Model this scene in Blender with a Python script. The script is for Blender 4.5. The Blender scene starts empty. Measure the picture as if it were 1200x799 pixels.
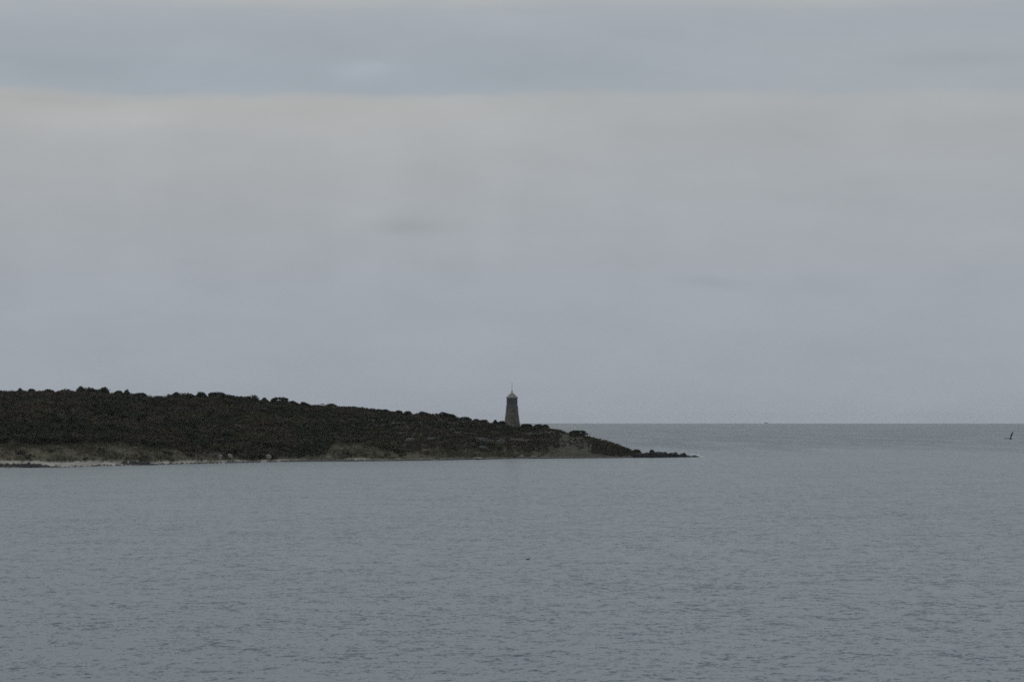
import bpy, bmesh, math, random
import numpy as np
from mathutils import Vector, noise as mnoise

rng = np.random.default_rng(11)
random.seed(11)
scene = bpy.context.scene
COL = scene.collection
R_EARTH = 6371000.0
CAM_H = 12.0
F = 1.0 / 0.0003
PITCH = math.atan(0.027)
sp, cp = math.sin(PITCH), math.cos(PITCH)

# ------------------------------------------------------------------ helpers
def at(px, py, d):
    """world point that the photograph shows at px, py when it stands d metres out"""
    n = (px - 600.0) / F
    m = (399.5 - py) / F
    v = np.array([n, cp - m * sp, sp + m * cp])
    v = v * (d / v[1])
    return Vector((v[0], v[1], v[2] + CAM_H))

def sea_z(d):
    return -d * d / (2 * R_EARTH)

def link(name, me, mat=None, parent=None):
    o = bpy.data.objects.new(name, me)
    COL.objects.link(o)
    if mat is not None:
        me.materials.append(mat)
    if parent is not None:
        o.parent = parent
    return o

def tag(o, label=None, cat=None, group=None, kind=None):
    if label: o['label'] = label
    if cat: o['category'] = cat
    if group: o['group'] = group
    if kind: o['kind'] = kind
    return o

def empty(name, loc, rz=0.0):
    o = bpy.data.objects.new(name, None)
    COL.objects.link(o)
    o.location = loc
    o.rotation_euler = (0, 0, rz)
    o.empty_display_size = 0.5
    return o

def bm_obj(name, bm, mat, parent=None, smooth=False):
    me = bpy.data.meshes.new(name)
    bm.normal_update()
    bm.to_mesh(me); bm.free()
    if smooth:
        for p in me.polygons: p.use_smooth = True
    return link(name, me, mat, parent)

def np_mesh(name, verts, faces, colors=None):
    """quads from numpy arrays, with an optional colour per vertex"""
    me = bpy.data.meshes.new(name)
    nv, nf = len(verts), len(faces)
    me.vertices.add(nv)
    me.vertices.foreach_set('co', np.asarray(verts, np.float32).ravel())
    k = faces.shape[1]
    me.loops.add(nf * k)
    me.loops.foreach_set('vertex_index', np.asarray(faces, np.int32).ravel())
    me.polygons.add(nf)
    me.polygons.foreach_set('loop_start', np.arange(0, nf * k, k, dtype=np.int32))
    me.polygons.foreach_set('loop_total', np.full(nf, k, np.int32))
    me.update(calc_edges=True)
    if colors is not None:
        a = me.color_attributes.new('col', 'FLOAT_COLOR', 'POINT')
        c = np.ones((nv, 4), np.float32); c[:, :3] = colors
        a.data.foreach_set('color', c.ravel())
    return me

def lerp(x, pts):
    xs, ys = zip(*pts)
    return np.interp(x, xs, ys)

def smooth(a, b, x):
    t = np.clip((x - a) / (b - a), 0, 1)
    return t * t * (3 - 2 * t)

# ------------------------------------------------------------------ node helpers
class NT:
    def __init__(self, tree):
        self.t = tree; self.n = tree.nodes; self.l = tree.links
        self.n.clear()
    def new(self, kind, **kw):
        nd = self.n.new(kind)
        for k, v in kw.items(): setattr(nd, k, v)
        return nd
    def put(self, sock, v):
        if hasattr(v, 'is_linked') or isinstance(v, bpy.types.NodeSocket):
            self.l.new(v, sock)
        else:
            sock.default_value = v
    def math(self, op, a, b=0.0, c=None, clamp=False):
        nd = self.new('ShaderNodeMath', operation=op, use_clamp=clamp)
        self.put(nd.inputs[0], a); self.put(nd.inputs[1], b)
        if c is not None: self.put(nd.inputs[2], c)
        return nd.outputs[0]
    def vmath(self, op, a, b=None):
        nd = self.new('ShaderNodeVectorMath', operation=op)
        self.put(nd.inputs[0], a)
        if b is not None: self.put(nd.inputs[1], b)
        return nd.outputs[0]
    def noise(self, vec, scale, detail=3.0, rough=0.55, dims='3D'):
        nd = self.new('ShaderNodeTexNoise', noise_dimensions=dims)
        self.l.new(vec, nd.inputs['Vector'])
        nd.inputs['Scale'].default_value = scale
        nd.inputs['Detail'].default_value = detail
        nd.inputs['Roughness'].default_value = rough
        return nd
    def maprange(self, v, a, b, c=0.0, d=1.0, smoothstep=True):
        nd = self.new('ShaderNodeMapRange', interpolation_type='SMOOTHSTEP' if smoothstep else 'LINEAR')
        self.put(nd.inputs[0], v)
        for i, x in zip((1, 2, 3, 4), (a, b, c, d)): self.put(nd.inputs[i], x)
        return nd.outputs[0]
    def mix(self, fac, a, b, mode='MIX'):
        nd = self.new('ShaderNodeMix', data_type='RGBA', blend_type=mode)
        self.put(nd.inputs[0], fac); self.put(nd.inputs[6], a); self.put(nd.inputs[7], b)
        return nd.outputs[2]
    def ramp(self, v, stops):
        nd = self.new('ShaderNodeValToRGB')
        self.l.new(v, nd.inputs[0])
        e = nd.color_ramp.elements
        while len(e) < len(stops): e.new(0.5)
        for el, (p, c) in zip(e, stops):
            el.position = p; el.color = (*c, 1) if len(c) == 3 else c
        return nd.outputs[0]
    def mapping(self, vec, scale=(1, 1, 1), loc=(0, 0, 0), rot=(0, 0, 0)):
        nd = self.new('ShaderNodeMapping')
        self.l.new(vec, nd.inputs[0])
        nd.inputs['Scale'].default_value = scale
        nd.inputs['Location'].default_value = loc
        nd.inputs['Rotation'].default_value = rot
        return nd.outputs[0]

def lin(r, g, b):
    f = lambda c: (c / 255 / 12.92) if c / 255 <= 0.04045 else ((c / 255 + 0.055) / 1.055) ** 2.4
    return (f(r), f(g), f(b))

def material(name):
    m = bpy.data.materials.new(name); m.use_nodes = True
    t = NT(m.node_tree)
    out = t.new('ShaderNodeOutputMaterial')
    b = t.new('ShaderNodeBsdfPrincipled')
    t.l.new(b.outputs[0], out.inputs[0])
    return m, t, b

def simple_mat(name, c1, c2, scale=3.0, rough=0.8, spec=0.3, bump=0.0, detail=5):
    m, t, b = material(name)
    tc = t.new('ShaderNodeTexCoord').outputs['Object']
    nz = t.noise(tc, scale, detail)
    fac = t.maprange(nz.outputs[0], 0.35, 0.65)
    t.l.new(t.mix(fac, (*c1, 1), (*c2, 1)), b.inputs['Base Color'])
    b.inputs['Roughness'].default_value = rough
    b.inputs['Specular IOR Level'].default_value = spec
    if bump:
        bp = t.new('ShaderNodeBump'); bp.inputs['Strength'].default_value = bump
        t.l.new(nz.outputs[0], bp.inputs['Height'])
        t.l.new(bp.outputs[0], b.inputs['Normal'])
    return m

def attr_mat(name, rough=0.85, spec=0.2, nscale=2.0, lo=0.7, hi=1.3):
    m, t, b = material(name)
    a = t.new('ShaderNodeAttribute', attribute_name='col')
    tc = t.new('ShaderNodeTexCoord').outputs['Object']
    nz = t.noise(tc, nscale, 4)
    k = t.maprange(nz.outputs[0], 0.3, 0.7, lo, hi)
    g = t.new('ShaderNodeCombineColor')
    for i in range(3): t.l.new(k, g.inputs[i])
    t.l.new(t.mix(1.0, a.outputs['Color'], g.outputs[0], 'MULTIPLY'), b.inputs['Base Color'])
    b.inputs['Roughness'].default_value = rough
    b.inputs['Specular IOR Level'].default_value = spec
    return m

M_FOL = attr_mat('scrub_leaves')
M_GRASS = attr_mat('dry_dune_grass')
M_GROUND = attr_mat('headland_soil', nscale=0.6, lo=0.6, hi=1.35)
M_BEACH = attr_mat('beach_sand', nscale=0.9, lo=0.75, hi=1.2)
M_BARK = simple_mat('grey_bark', (0.05, 0.042, 0.035), (0.10, 0.085, 0.07), 6)
M_ROCK = simple_mat('dark_wet_rock', (0.011, 0.012, 0.015), (0.032, 0.032, 0.035), 1.6, 0.75, 0.15, 0.3)
M_PALE = simple_mat('pale_granite', (0.13, 0.128, 0.12), (0.24, 0.235, 0.22), 1.8, 0.85, 0.25, 0.3)
M_GREYR = simple_mat('grey_lichen_granite', (0.040, 0.044, 0.043), (0.075, 0.08, 0.077), 1.8, 0.85, 0.25, 0.3)
M_SHINGLE = simple_mat('dark_shingle_stone', (0.02, 0.02, 0.022), (0.075, 0.07, 0.066), 2.2, 0.6, 0.35)
M_FOAM = simple_mat('sea_foam', (0.5, 0.52, 0.53), (0.72, 0.74, 0.75), 1.5, 0.7, 0.3)

# ------------------------------------------------------------------ world: overcast sky
SUN_EL, SUN_AZ = math.radians(32), math.radians(-78)      # azimuth from +Y, negative to the left
world = bpy.data.worlds.new('World'); scene.world = world; world.use_nodes = True
t = NT(world.node_tree)
wout = t.new('ShaderNodeOutputWorld')
bg = t.new('ShaderNodeBackground'); bg.inputs[1].default_value = 0.1
t.l.new(bg.outputs[0], wout.inputs[0])
sky = t.new('ShaderNodeTexSky', sky_type='NISHITA')
sky.sun_disc = False
sky.sun_elevation = SUN_EL
sky.sun_rotation = SUN_AZ
sky.air_density = 1.0; sky.dust_density = 2.0
d = t.new('ShaderNodeTexCoord').outputs['Generated']
sx = t.new('ShaderNodeSeparateXYZ'); t.l.new(d, sx.inputs[0])
X, Y, Z = sx.outputs
az = t.math('ARCTAN2', X, Y)                              # 0 straight out to sea, +/-0.18 at the frame edges
# cloud base lines waver along the horizon
flat = t.mapping(d, (15, 15, 60))
wav = t.noise(flat, 1.0, 4, 0.6)
dz = t.math('MULTIPLY', t.math('SUBTRACT', wav.outputs[0], 0.5), 0.008)
e = t.math('ADD', Z, dz)
E = lambda y: (489.5 - y) * 0.0003
S = 4.0                                                    # ramp covers elevation 0 .. 0.25
st = [(495, (145, 151, 160)), (440, (148, 154, 162)), (380, (150, 156, 164)), (300, (153, 158, 164)),
      (220, (156, 160, 165)), (160, (159, 162, 165)), (127, (162, 164, 165)), (117, (161, 164, 165)),
      (108, (151, 158, 166)), (80, (150, 157, 165)), (45, (153, 159, 166)), (14, (157, 162, 167)),
      (-4, (169, 170, 169)), (-40, (160, 164, 168)), (-120, (170, 173, 176)), (-260, (160, 165, 171))]
sky_c = t.ramp(t.math('MULTIPLY', e, S), [(max(0.0, E(y) * S), lin(*c)) for y, c in st])
# higher up: a broken grey ceiling
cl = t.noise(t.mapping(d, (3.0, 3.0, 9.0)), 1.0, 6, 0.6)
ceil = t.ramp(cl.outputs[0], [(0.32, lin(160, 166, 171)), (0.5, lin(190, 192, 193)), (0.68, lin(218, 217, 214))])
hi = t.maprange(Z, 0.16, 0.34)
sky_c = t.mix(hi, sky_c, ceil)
# warm light in the gap under the cloud deck, strongest to the left of the tower
gap = t.math('MULTIPLY', t.maprange(e, 0.050, 0.108), t.maprange(e, 0.1135, 0.1105))
side = t.maprange(az, 0.05, -0.06)
sky_c = t.mix(t.math('MULTIPLY', t.math('MULTIPLY', gap, side), 0.20), sky_c, (*lin(174, 171, 165), 1))
# the cloud edge melts away to the right
deck = t.math('MULTIPLY', t.maprange(e, 0.1085, 0.1145), t.maprange(e, 0.138, 0.130))
sky_c = t.mix(t.math('MULTIPLY', t.math('MULTIPLY', deck, t.maprange(az, 0.0, 0.12)), 0.6), sky_c, (*lin(158, 163, 167), 1))
# falling rain: faint upright shafts
shaft = t.noise(t.mapping(d, (26, 26, 3.0)), 1.0, 3, 0.5)
sh_m = t.math('MULTIPLY', t.maprange(e, 0.02, 0.06), t.maprange(e, 0.113, 0.10))
sh = t.math('MULTIPLY', t.math('MULTIPLY', t.math('SUBTRACT', shaft.outputs[0], 0.5), t.math('MULTIPLY', sh_m, t.maprange(az, 0.08, -0.02))), 0.17)
# soft streaky mottling of the cloud
mot = t.noise(t.mapping(d, (20, 20, 62)), 1.0, 6, 0.6)
mt_ = t.math('MULTIPLY', t.math('SUBTRACT', mot.outputs[0], 0.5), 0.17)
gl = t.math('ADD', 1.0, t.math('ADD', sh, mt_))
def blob(px, py, rx, ry, amount):
    a = t.math('DIVIDE', t.math('SUBTRACT', az, (px - 600) * 0.0003), rx * 0.0003)
    b = t.math('DIVIDE', t.math('SUBTRACT', e, E(py)), ry * 0.0003)
    r = t.math('ADD', t.math('MULTIPLY', a, a), t.math('MULTIPLY', b, b))
    return t.math('MULTIPLY', t.math('EXPONENT', t.math('MULTIPLY', r, -1.0)), amount)
for args in ((475, 264, 42, 11, -0.11), (830, 330, 34, 6, -0.075), (965, 335, 45, 12, -0.03), (415, 84, 34, 11, 0.085),
             (620, 90, 60, 16, -0.03), (1130, 78, 70, 10, -0.05), (90, 85, 90, 18, -0.03), (120, 143, 120, 16, 0.05), (330, 150, 160, 30, 0.03), (60, 122, 60, 5, -0.04), (520, 150, 120, 24, 0.03), (900, 150, 200, 30, -0.03), (440, 78, 26, 6, 0.07)):
    gl = t.math('ADD', gl, blob(*args))
gc = t.new('ShaderNodeCombineColor')
for i in range(3): t.l.new(gl, gc.inputs[i])
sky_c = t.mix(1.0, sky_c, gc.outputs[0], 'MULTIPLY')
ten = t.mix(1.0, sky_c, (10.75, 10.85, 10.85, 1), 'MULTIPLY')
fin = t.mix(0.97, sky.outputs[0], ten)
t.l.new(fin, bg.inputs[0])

sun = bpy.data.lights.new('sun', 'SUN'); sun.energy = 0.5; sun.angle = math.radians(40); sun.color = (1.0, 0.94, 0.84)
so = bpy.data.objects.new('sun', sun); COL.objects.link(so)
sd = Vector((math.sin(SUN_AZ) * math.cos(SUN_EL), math.cos(SUN_AZ) * math.cos(SUN_EL), math.sin(SUN_EL)))
so.rotation_euler = sd.to_track_quat('Z', 'Y').to_euler(); so.location = sd * 300

# ------------------------------------------------------------------ camera
cam = bpy.data.cameras.new('camera'); cam.sensor_width = 36; cam.lens = 36 * F / 1200
cam.clip_start = 1; cam.clip_end = 60000
co = bpy.data.objects.new('camera', cam); COL.objects.link(co)
co.location = (0, 0, CAM_H); co.rotation_euler = (math.pi / 2 + PITCH, 0, 0)
scene.camera = co
scene.view_settings.view_transform = 'Standard'; scene.view_settings.look = 'None'
scene.view_settings.exposure = 0.07; scene.view_settings.gamma = 1
scene.cycles.filter_width = 1.65
scene.cycles.use_denoising = False

# ------------------------------------------------------------------ sea
rad = np.concatenate([[0.0], np.geomspace(20, 16500, 110)])
NA = 360
ang = np.linspace(0, 2 * math.pi, NA, endpoint=False)
sv = np.array([[r * math.sin(a), r * math.cos(a), sea_z(r)] for r in rad[1:] for a in ang])
sv = np.vstack([sv, [[0, 0, 0]]])
ii, jj = np.meshgrid(np.arange(len(rad) - 2), np.arange(NA), indexing='ij')
j2 = (jj + 1) % NA
sf = np.stack([ii * NA + jj, ii * NA + j2, (ii + 1) * NA + j2, (ii + 1) * NA + jj], -1).reshape(-1, 4)[:, ::-1]
cf = np.array([[len(sv) - 1, (j + 1) % NA, j, j] for j in range(NA)])
me = bpy.data.meshes.new('sea')
me.from_pydata(sv.tolist(), [], sf.tolist() + [[len(sv) - 1, j, (j + 1) % NA][::-1] for j in range(NA)])
for p in me.polygons: p.use_smooth = True
m, t, b = material('sea_water')
tc = t.new('ShaderNodeTexCoord').outputs['Object']
s2 = t.new('ShaderNodeSeparateXYZ'); t.l.new(tc, s2.inputs[0])
dist = t.vmath('LENGTH', tc)
ln = t.new('ShaderNodeVectorMath', operation='LENGTH'); t.l.new(tc, ln.inputs[0]); dist = ln.outputs['Value']
half = (0.5, 0.5, 0.5)
def slope(scale, stretch, amp, detail, rot=0.0):
    nz = t.noise(t.mapping(tc, (stretch, 1, 1), rot=(0, 0, rot)), scale, detail, 0.6)
    v = t.vmath('SUBTRACT', nz.outputs['Color'], half)
    nd = t.new('ShaderNodeVectorMath', operation='SCALE')
    t.l.new(v, nd.inputs[0]); nd.inputs['Scale'].default_value = amp
    return nd.outputs[0]
sl = t.vmath('ADD', slope(3.2, 1.5, 2.7, 4, 0.2), slope(1.0, 1.3, 2.5, 5, -0.15))
sl = t.vmath('ADD', sl, slope(0.24, 0.9, 0.75, 3, 0.1))
# wind on the water: open sea behind the point is rougher, the lee of the headland smoother, cat's-paws between
lee = t.math('MULTIPLY', t.maprange(dist, 420, 720), t.maprange(dist, 1080, 900))
wob = t.noise(t.mapping(tc, (1, 0.4, 1)), 0.012, 3, 0.6)
rough_w = t.math('ADD', t.math('MULTIPLY', lee, -0.18), 1.0)
rough_w = t.math('ADD', rough_w, t.maprange(t.math('ADD', dist, t.math('MULTIPLY', t.math('SUBTRACT', wob.outputs[0], 0.5), 700)), 880, 1500, 0.0, 1.7))
gust = t.noise(t.mapping(tc, (0.35, 1, 1)), 0.022, 4, 0.6)
gust2 = t.noise(t.mapping(tc, (0.5, 1, 1)), 0.11, 3, 0.6)
gk = t.math('ADD', t.maprange(gust.outputs[0], 0.3, 0.7, -0.14, 0.14), t.maprange(gust2.outputs[0], 0.3, 0.7, -0.14, 0.14))
rough_w = t.math('ADD', rough_w, gk)
# wind rows on the open water
row = t.noise(t.mapping(tc, (0.045, 0.0035, 1)), 1.0, 5, 0.65)
rough_w = t.math('ADD', rough_w, t.math('MULTIPLY', t.maprange(dist, 850, 1300), t.maprange(row.outputs[0], 0.38, 0.62, -1.1, 1.3)))
rough_w = t.math('MAXIMUM', rough_w, 0.12)
nd = t.new('ShaderNodeVectorMath', operation='SCALE'); t.l.new(sl, nd.inputs[0]); t.l.new(rough_w, nd.inputs['Scale'])
nv = t.vmath('MULTIPLY', nd.outputs[0], (1, 1, 0))
nv = t.vmath('NORMALIZE', t.vmath('ADD', nv, (0, 0, 1)))
t.l.new(nv, b.inputs['Normal'])
b.inputs['Base Color'].default_value = (0.097, 0.135, 0.160, 1)
b.inputs['Roughness'].default_value = 0.24
b.inputs['IOR'].default_value = 1.333
sea = link('sea', me, m); tag(sea, 'grey ruffled sea reaching from the foreground to the horizon', 'sea', kind='structure')

# ------------------------------------------------------------------ headland terrain
SHORE = [(-400, 556), (-150, 551), (0, 548), (70, 547.5), (140, 545.5), (200, 544), (260, 542.5), (300, 541.5), (360, 540.5),
         (420, 540.3), (500, 539.3), (560, 538.3), (600, 537.3), (660, 537), (740, 536.2), (830, 535.3)]
SKYL = [(-400, 452), (-150, 456), (0, 460), (40, 459), (90, 458), (135, 460), (180, 464.5), (200, 465), (250, 465.5), (275, 467),
        (300, 469.5), (340, 471.5), (360, 474), (400, 476.5), (430, 479), (470, 482.5), (500, 485), (530, 488.5), (550, 492),
        (565, 494.5), (590, 496.5), (610, 498), (640, 500), (650, 501.5), (662, 505), (680, 508), (690, 510), (700, 513),
        (710, 516), (725, 521), (735, 525), (742, 528.5), (750, 529.6), (760, 530.0), (775, 530.3), (790, 531.2), (800, 532.4), (806, 534.5), (815, 538), (830, 541)]
VEG = [(-400, 13), (0, 12), (200, 11), (350, 9), (450, 7.5), (560, 6), (640, 4), (690, 2.2), (730, 1.2), (745, 0.5), (830, 0.2)]
LEN = [(-400, 230), (0, 185), (200, 165), (400, 140), (560, 115), (640, 95), (700, 60), (740, 30), (765, 16), (800, 8), (830, 4)]
BEACH = [(-400, 26), (0, 21), (60, 20), (130, 14), (200, 9), (300, 6.5), (345, 6), (380, 6), (410, 9), (440, 6), (600, 5), (740, 4), (830, 2)]

def shore_d(px):
    dep = (np.asarray(lerp(px, SHORE)) - 489.5) * 0.0003
    return 12.0 / (dep - 0.00006)

def base_h(px, s):
    """height of the smooth ground s metres inland from the water's edge along the column px"""
    ds = shore_d(px); L = lerp(px, LEN); B = lerp(px, BEACH)
    dc = ds + L
    zc = 12.0 - (lerp(px, SKYL) + 0.44 * lerp(px, VEG) - 489.5) * 0.0003 * dc
    zc = np.maximum(zc, np.where(np.asarray(px) > 808, -0.8, 0.25))
    zb = np.minimum(B * 0.05, zc * 0.5)
    u = np.clip((s - B) / np.maximum(L - B, 0.5), 0, 1)
    hill = zb + (zc - zb) * (0.45 * u + 0.55 * (1 - (1 - u) ** 2))
    z = np.where(s < B, s / B * zb, hill)
    w = np.clip((s - L) / (L * 0.9 + 4), 0, 1)
    z = np.where(s > L, zc + (-2.5 - zc) * w ** 1.5, z)
    z = np.where(s < 0, s * 0.06, z)
    return z

def ground(px, s):
    d0 = shore_d(px) + s
    x = (px - 600) * 0.0003 * d0
    return x, d0, base_h(px, s) + sea_z(d0)

def fbm(x, y, sc, o=3):
    return mnoise.fractal(Vector((x * sc, y * sc, 3.7)), 1.0, 2.0, o)

pxs = np.concatenate([np.arange(-400, 0, 8), np.arange(0, 831, 2.5)])
NS = 84
VV = np.concatenate([[-14, -5], np.linspace(0, 1, 12) , np.linspace(1, 2, 45)[1:], np.linspace(2, 3, 27)[1:]])
V, Fq = [], []
cols = []
soil = np.array((0.034, 0.030, 0.021)); grass = np.array((0.064, 0.060, 0.037)); sandc = np.array((0.28, 0.272, 0.255)); shing = np.array((0.045, 0.042, 0.04))
for px in pxs:
    B, L = float(lerp(px, BEACH)), float(lerp(px, LEN))
    for v in VV:
        s = v if v < 0 else (v * B if v <= 1 else (B + (v - 1) * (L - B) if v <= 2 else L + (v - 2) * (L * 0.9 + 4)))
        x, y, z = (float(q) for q in ground(px, np.float64(s)))
        n1 = fbm(x, y, 0.05); n2 = fbm(x, y, 0.25)
        if v > 1: z += (n1 * 0.9 + n2 * 0.25) * min(1, (v - 1) * 5) * min(1, L / 90)
        elif v > 0: z += n2 * 0.10
        V.append((x, y, z))
        if v <= 1.0:
            k = float(np.interp(px, [-400, 320, 350, 395, 405, 425, 470, 550, 570, 600, 640, 830], [1, 1, .2, .1, .8, .9, .7, .35, .7, .2, .15, 0]))
            k = max(0, min(1, k * (0.95 + n2 * 0.9 + 0.5 * fbm(x * 0.5, y * 2, 0.35)) - 0.5 * (v < 0.12)))
            c = shing * (1 - k) + sandc * k
        else:
            g = float(np.clip(1.3 - (s - B) / (L * 0.2), 0, 1)) * float(np.interp(px, [0, 190, 230, 370, 395, 560, 640, 670, 740, 830], [1, 1, .5, .4, 1, 1, .5, .8, 1, .3]))
            if px > 645: g = max(g * 0.6, 0.32 + n1 * 0.7)
            g = min(1, max(0, g + n2 * 0.4))
            so_, gr_ = soil, grass
            if px > 640:
                q = min(1, (px - 640) / 20); so_ = soil * (1 - q) + np.array((0.030, 0.031, 0.021)) * q
                gr_ = grass * (1 - q) + np.array((0.041, 0.042, 0.026)) * q
                if px > 690 and s < L * 0.75: g *= max(0.25, 1 - (px - 690) / 12)
            c = so_ * (1 - g) + gr_ * g
        if px > 735: q = min(1, (px - 735) / 14); c = c * (1 - q) + np.array((0.018, 0.018, 0.02)) * q
        cols.append(c)
V = np.array(V); cols = np.array(cols); nV = len(VV)
def strip(lo, hi):
    i, j = np.meshgrid(np.arange(len(pxs) - 1), np.arange(lo, hi), indexing='ij')
    return np.stack([i * nV + j, (i + 1) * nV + j, (i + 1) * nV + j + 1, i * nV + j + 1], -1).reshape(-1, 4)
def sub(name, f, mat):
    used, inv = np.unique(f, return_inverse=True)
    me = np_mesh(name, V[used], inv.reshape(f.shape), cols[used])
    for p in me.polygons: p.use_smooth = True
    return link(name, me, mat)
i_b = 13     # row where v == 1
bch = sub('beach', strip(0, i_b), M_BEACH); tag(bch, 'narrow pale sand beach along the foot of the headland', 'beach', kind='structure')
hl = sub('headland', strip(i_b, nV - 1), M_GROUND); tag(hl, 'low dark headland sloping down to a point in the sea', 'headland', kind='structure')

from mathutils.bvhtree import BVHTree
bvh = BVHTree.FromPolygons([tuple(v) for v in V], strip(0, nV - 1).tolist())
def ground_z(x, y):
    h = bvh.ray_cast(Vector((x, y, 100)), Vector((0, 0, -1)))
    return h[0].z if h[0] is not None else 0.0

# ------------------------------------------------------------------ foliage
PAL = {'evergreen': (0.023, 0.028, 0.018), 'olive': (0.048, 0.046, 0.027), 'rust': (0.050, 0.041, 0.028),
       'twig': (0.052, 0.045, 0.037), 'green': (0.031, 0.036, 0.022)}
PAL = {k: np.array(v) for k, v in PAL.items()}

def leaf_quads(cent, size, colr, flat_=0.5):
    """one small randomly turned leafy quad at each centre"""
    n = len(cent)
    a = rng.normal(size=(n, 3)); a /= np.linalg.norm(a, axis=1, keepdims=True)
    b_ = rng.normal(size=(n, 3)); b_ -= (b_ * a).sum(1, keepdims=True) * a
    b_ /= np.linalg.norm(b_, axis=1, keepdims=True)
    a *= size[:, None]; b_ *= size[:, None] * flat_ * 1.6
    vs = np.stack([cent - a, cent - b_ * 0.8 + a * 0.1, cent + a, cent + b_], 1).reshape(-1, 3)
    fs = np.arange(n * 4).reshape(-1, 4)
    cs = np.repeat(colr, 4, axis=0)
    return vs, fs, cs

def clump_points(n, lobes, r):
    """points in the outer shell of several overlapping lobes"""
    k = rng.integers(0, len(lobes), n)
    dr = rng.normal(size=(n, 3)); dr /= np.linalg.norm(dr, axis=1, keepdims=True)
    dr[:, 2] = np.where(dr[:, 2] < -0.35, -dr[:, 2], dr[:, 2])
    q = r[k] * rng.uniform(0.35, 1.0, n) ** 0.5
    return lobes[k] + dr * q[:, None] * np.array([1, 1, 0.8])

_g = [-1, 0, 1]
_cv, _cf = [], []
for ax_ in range(3):
    for sg in (-1, 1):
        b0 = len(_cv)
        for i_ in _g:
            for j_ in _g:
                q_ = [0, 0, 0]; q_[ax_] = sg; q_[(ax_ + 1) % 3] = i_ * 0.9 if abs(i_) < 1 else i_; q_[(ax_ + 2) % 3] = j_
                _cv.append(Vector(q_).normalized()[:])
        for i_ in range(2):
            for j_ in range(2):
                f_ = [b0 + i_ * 3 + j_, b0 + (i_ + 1) * 3 + j_, b0 + (i_ + 1) * 3 + j_ + 1, b0 + i_ * 3 + j_ + 1]
                _cf.append(f_ if sg > 0 else f_[::-1])
_cv, _cf = np.array(_cv), np.array(_cf)
def cores(lobes, r, colr, k=0.62):
    """the dense twiggy inside of each lobe"""
    vs, fs = [], []
    for i, (c, q) in enumerate(zip(lobes, r)):
        vs.append(c + _cv * q * k * np.array([1, 1, 0.8])); fs.append(_cf + i * len(_cv))
    vs = np.vstack(vs)
    return vs, np.vstack(fs), np.tile(colr, (len(vs), 1))

# scrub over the hill: thousands of low bushes grown together into one mass
pts = []
tries = 21000
ppx = rng.uniform(-330, 745, tries); us = rng.uniform(0, 1.22, tries)
order = []
for px, u in zip(ppx, us):
    B, L = float(lerp(px, BEACH)), float(lerp(px, LEN))
    s = B + u * (L - B)
    wgt = (L - B) / 165.0 * (0.9 if px > 0 else 0.5)
    if px > 560: wgt *= 1.6
    if px > 690: wgt *= 2.5
    if random.random() > wgt: continue
    x, y, _ = (float(q) for q in ground(px, np.float64(s)))
    # the open grass near the beach and on the nose
    gz = float(np.interp(px, [-400, 0, 190, 215, 260, 300, 375, 395, 440, 470, 500, 600, 640, 665, 700, 745], [.17, .17, .16, .06, .05, .03, .05, .2, .17, .05, .16, .13, .05, .3, .08, .02]))
    gz += 0.05 * fbm(x, y, 0.12)
    if u < gz and random.random() > 0.04: continue
    if px > 650:
        if 655 < px < 694 and u < 0.9 and random.random() > 0.22 + 0.5 * max(0, fbm(x, y, 0.09)): continue
        if px >= 694 and u > 0.86 and random.random() > 0.3: continue
    elif px > 470 and fbm(x + 50, y, 0.06) < -0.42: continue
    if abs(px - 600) < 8 and 0.86 < u < 1.12 and True:
        if u > 0.93: continue
    pts.append((px, u, x, y))
vs_all, fs_all, cs_all = [], [], []
off = 0
for px, u, x, y in pts:
    z = ground_z(x, y)
    vg = float(lerp(px, VEG)) * 0.0003 * y
    h = max(0.45, 0.74 * vg * (0.42 + 0.75 * random.random() ** 1.6) * (0.85 + 0.9 * max(0, fbm(x, y, 0.045))) * (0.80 + 0.20 * min(1, abs(1 - u) * 8)))
    r = max(0.6, min(3.4, h * random.uniform(0.85, 1.5)))
    n1 = fbm(x, y * 0.6, 0.055, 4); n2 = fbm(x + 300, y * 0.6, 0.05, 4); q = random.random()
    if n1 + q * 0.22 > 0.36: key = 'rust'
    elif n2 + q * 0.22 > 0.36: key = 'olive'
    elif n1 - q * 0.22 < -0.40: key = 'twig'
    else: key = 'green' if q > 0.6 else 'evergreen'
    if px > 640 and key == 'evergreen' and q < 0.5: key = 'olive'
    base = PAL[key] * random.uniform(0.85, 1.15)
    nl = random.randint(4, 8)
    lob = np.array([[x + random.uniform(-.6, .6) * r, y + random.uniform(-.6, .6) * r, z + h * random.uniform(0.3, 0.72)] for _ in range(nl)])
    lr = np.array([h * random.uniform(0.18, 0.46) for _ in range(nl)])
    n = int(np.clip(85 * r, 70, 250))
    c = clump_points(n, lob, lr * 1.2)
    sz = rng.uniform(0.11, 0.24, n) * (0.6 + 0.25 * r)
    cc = base * rng.uniform(0.8, 1.2, (n, 1)) * rng.uniform(0.95, 1.05, (n, 3))
    v_, f_, c_ = leaf_quads(c, sz, cc)
    vs_all.append(v_); fs_all.append(f_ + off); cs_all.append(c_); off += len(v_)
    v_, f_, c_ = cores(lob, lr, base)
    vs_all.append(v_); fs_all.append(f_ + off); cs_all.append(c_); off += len(v_)
me = np_mesh('scrub', np.vstack(vs_all), np.vstack(fs_all), np.vstack(cs_all))
o = link('scrub', me, M_FOL)
tag(o, 'dense mixed scrub of dark green and rust bushes covering the hillside', 'scrub', kind='stuff')
print('scrub bushes', len(pts), 'quads', len(me.polygons))

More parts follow.
